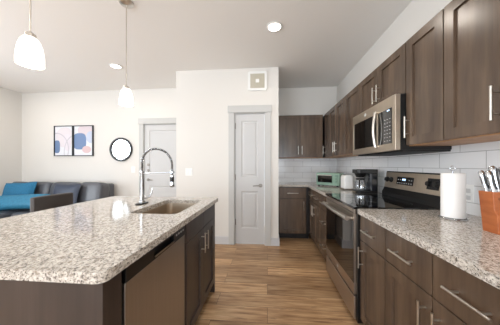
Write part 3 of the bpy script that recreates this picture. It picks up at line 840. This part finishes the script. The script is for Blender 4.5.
# knife block, its side facing the aisle
t = thing('knife_block', 'orange-brown wooden knife block at the right edge of the counter', 'knife block', (1.10, 1.08, .914))
kx0, kx1 = 1.05, 1.155
prof = [(1.105, .914), (1.035, .914), (1.040, 1.00), (1.052, 1.02), (1.058, 1.106), (1.127, 1.106)]
MB().prism([(y, z) for y, z in prof], 0, kx0, kx1).build('block', M['block'], t, bevel=.002)
def knife(i, kx, ky, zt, label, s=1.0):
    k = thing('kitchen_knife', label, 'knife', (kx, ky, 1.107), 'knives in the block')
    pts = [(kx, ky, 1.100), (kx, ky + .004, 1.118), (kx - .004, ky + .012, zt - .06), (kx - .007, ky + .016, zt - .03), (kx - .008, ky + .020, zt - .008), (kx - .009, ky + .022, zt)]
    MB().tube(pts, [.010, .010, .009 * s, .012 * s, .0125 * s, .007], 12).build('handle', M['chrome'], k, smooth=True)
    pts2 = [(p[0] + .004, p[1] - .008, p[2]) for p in pts[1:-1]]
    MB().tube(pts2, [.006, .006, .007, .006], 8).build('grip', M['black'], k, smooth=True)
    return k
knife(0, 1.066, 1.100, 1.205, 'steel and black knife nearest the aisle at the back of the block')
knife(1, 1.066, 1.068, 1.205, 'steel and black knife at the front aisle corner of the block')
knife(2, 1.095, 1.080, 1.228, 'tallest steel and black knife in the middle of the block', 1.1)
knife(3, 1.128, 1.075, 1.222, 'steel and black knife on the wall side of the block')
for k in range(3):
    z = .955 + k * .018 if False else .945
for k, z in enumerate((1.075, 1.045, 1.0)):
    n_ = thing('steak_knife', ('top', 'middle', 'bottom')[k] + ' steel steak knife stuck in the front face of the block', 'knife', (1.06, .97, z), 'steak knives in the block front')
    MB().tube([(1.075 + .02 * k, 1.060, z), (1.075 + .02 * k, 1.03, z - .004), (1.075 + .02 * k, .995, z - .012), (1.075 + .02 * k, .975, z - .016)], [.006, .008, .009, .006], 10).build('handle', M['chrome'], n_, smooth=True)

# coffee maker facing the aisle
t = thing('coffee_maker', 'black drip coffee maker with glass carafe just beyond the range', 'coffee maker', (1.14, 2.50, .914))
def rb(mb, x0, x1, y0, y1, z0, z1, r=.02): return mb.prism(rounded_rect(x0, x1, y0, y1, r), 2, z0, z1)
rb(MB(), 1.01, 1.24, 2.42, 2.59, .914, .945, .03).build('base', M['black'], t, bevel=.004)
rb(MB(), 1.145, 1.235, 2.42, 2.59, .945, 1.14, .02).build('water_tank', M['navyblack'], t, bevel=.004)
rb(MB(), 1.01, 1.24, 2.42, 2.59, 1.14, 1.188, .03).build('top_housing', M['black'], t, bevel=.006)
MB().lathe([(.0, 1.095), (.045, 1.095), (.065, 1.141), (0, 1.141)], (1.075, 2.50, 0), 28).build('filter_basket', M['black'], t, smooth=True)
MB().lathe([(.05, .947), (.062, .955), (.066, .99), (.060, 1.03), (.045, 1.06), (.045, 1.075)], (1.077, 2.50, 0), 28).build('carafe', M['carafe'], t, smooth=True)
car = [o for o in C.objects if o.name.startswith('carafe')][-1]
MB().lathe([(.047, 1.066), (.05, 1.07), (.05, 1.085), (.02, 1.09), (0, 1.09)], (1.077, 2.50, 0), 24).build('carafe_lid', M['black'], car, smooth=True)
MB().tube([(1.045, 2.46, 1.072), (1.03, 2.415, 1.068), (1.02, 2.40, 1.02), (1.032, 2.425, .985)], .007, 8).build('carafe_handle', M['black'], car, smooth=True)
MB().box((.997, 2.455, .922), (1.001, 2.545, .938)).build('switch_panel', M['steel'], t)

# white toaster end-on
t = thing('toaster', 'white upright toaster with grey foot strip left of the coffee maker', 'toaster', (1.045, 2.835, .914))
m = MB().prism([(.99, .93), (1.10, .93), (1.10, 1.07), (1.093, 1.096), (1.07, 1.108), (1.02, 1.108), (.997, 1.096), (.99, 1.07)], 1, 2.76, 2.91)
m.build('body', M['white'], t, bevel=.012, seg=3, smooth=True)
m = MB()
for x in (1.025, 1.065): m.box((x - .009, 2.785, 1.1055), (x + .009, 2.885, 1.1095))
m.build('slots', M['blackm'], t)
m = MB().box((.995, 2.768, .918), (1.095, 2.902, .931))
for x in (1.005, 1.085):
    for y in (2.785, 2.885): m.cyl((x, y, .9142), (x, y, .92), .008, 10)
m.build('foot_strip', M['steeld'], t)
MB().box((1.037, 2.908, 1.03), (1.053, 2.925, 1.045)).build('lever', M['black'], t, bevel=.002)

# green toaster oven, turned toward the aisle
R = Matrix.Translation((.965, 3.30, .914)) @ Matrix.Rotation(radians(-36), 4, 'Z')
t = thing('toaster_oven', 'mint green toaster oven in the far corner of the counter', 'toaster oven', (.965, 3.30, .914))
W, Dp, H0, H1 = .175, .105, .018, .205
MB(R).box((-W, -Dp, H0), (W, Dp, H1)).build('housing', M['mint'], t, bevel=.012, seg=3)
m = MB(R)
m.box((-W + .012, -Dp - .008, .045), (.085, -Dp + .002, .062)).box((-W + .012, -Dp - .008, .165), (.085, -Dp + .002, .182)).box((-W + .012, -Dp - .008, .062), (-W + .026, -Dp + .002, .165)).box((.071, -Dp - .008, .062), (.085, -Dp + .002, .165))
dr = m.build('door', M['mintd'], t, bevel=.002)
MB(R).box((-W + .026, -Dp - .004, .062), (.071, -Dp + .001, .165)).build('door_glass', M['ovengl'], dr)
MB(R).cyl((-W + .03, -Dp - .026, .172), (.067, -Dp - .026, .172), .006, 10).cyl((-W + .04, -Dp - .005, .172), (-W + .04, -Dp - .026, .172), .004, 8).cyl((.057, -Dp - .005, .172), (.057, -Dp - .026, .172), .004, 8).build('handle', M['nickel'], dr, smooth=True)
for z in (.075, .12, .165):
    MB(R).cyl((.13, -Dp - .018, z), (.13, -Dp + .001, z), .016, 18).build('knob', M['mintd'], t, smooth=True)
for sx in (-1, 1):
    for sy in (-1, 1): MB(R).cyl((sx * .14, sy * .08, 0.0004), (sx * .14, sy * .08, .02), .012, 12).build('foot', M['blackm'], t)

# ================================================================== LIGHT FITTINGS
def pendant(x, y, zb, label):
    t = thing('pendant_lamp', label, 'lamp', (x, y, ZC), 'pendant lamps over the island')
    MB().lathe([(0, 0), (.062, 0), (.062, -.012), (.05, -.022), (.012, -.028), (0, -.028)], (x, y, ZC - .0005), 32).build('canopy', M['nickel'], t, smooth=True)
    MB().cyl((x, y, zb + .165), (x, y, ZC - .02), .0042, 10).build('rod', M['nickel'], t, smooth=True)
    MB().lathe([(0, .178), (.014, .178), (.024, .170), (.026, .150), (0, .150)], (x, y, zb), 24).build('socket_cap', M['nickel'], t, smooth=True)
    prof = [(q * .78, h * .90) for q, h in [(.026, .172), (.040, .164), (.053, .145), (.064, .115), (.071, .08), (.075, .04), (.075, .0), (.071, .0), (.071, .04), (.067, .08), (.060, .113), (.049, .14), (.034, .157)]]
    MB().lathe(prof, (x, y, zb), 40).build('lamp_shade', M['shade'], t, smooth=True)
    b = MB().lathe([(0, .05), (.018, .055), (.026, .075), (.024, .10), (.013, .12), (.013, .151), (0, .151)], (x, y, zb), 20).build('bulb', M['led'], t, smooth=True)
    l = bpy.data.lights.new('pendant_bulb', 'POINT'); l.energy = PEND_W; l.color = CAN_COL; l.shadow_soft_size = .05
    o = bpy.data.objects.new('pendant_bulb', l); C.objects.link(o); o.location = (x, y, zb + .0 - .03); o.parent = None
pendant(-1.308, 1.04, 1.787, 'nearer white glass pendant lamp at the upper left over the island')
pendant(-1.30, 1.812, 1.79, 'farther white glass pendant lamp hanging over the sink end of the island')
def can(x, y, label, power=1.0):
    t = thing('recessed_light', label, 'ceiling light', (x, y, ZC), 'recessed ceiling lights')
    MB().lathe([(.066, -.001), (.088, -.001), (.09, -.004), (.086, -.008), (.068, -.010), (.066, -.001)], (x, y, ZC), 36).build('trim_ring', M['white'], t, smooth=True)
    MB().lathe([(0, -.004), (.067, -.004), (.067, -.0006), (0, -.0006)], (x, y, ZC), 36).build('lens', M['led'], t)
    area('downlight', (x, y, ZC - .012), (0, 0, 0), .13, .13, CAN_W * power, CAN_COL, 'DISK')
can(.077, 2.262, 'round recessed ceiling light over the kitchen aisle', 1.0)
can(-2.29, 2.957, 'round recessed ceiling light behind the farther pendant')
can(-4.33, 2.92, 'recessed ceiling light beyond the left edge over the sofa')
can(.077, .35, 'recessed ceiling light right above the camera in the aisle')
can(.077, -1.5, 'recessed ceiling light behind the camera')
can(-2.6, .4, 'recessed ceiling light over the open living area')
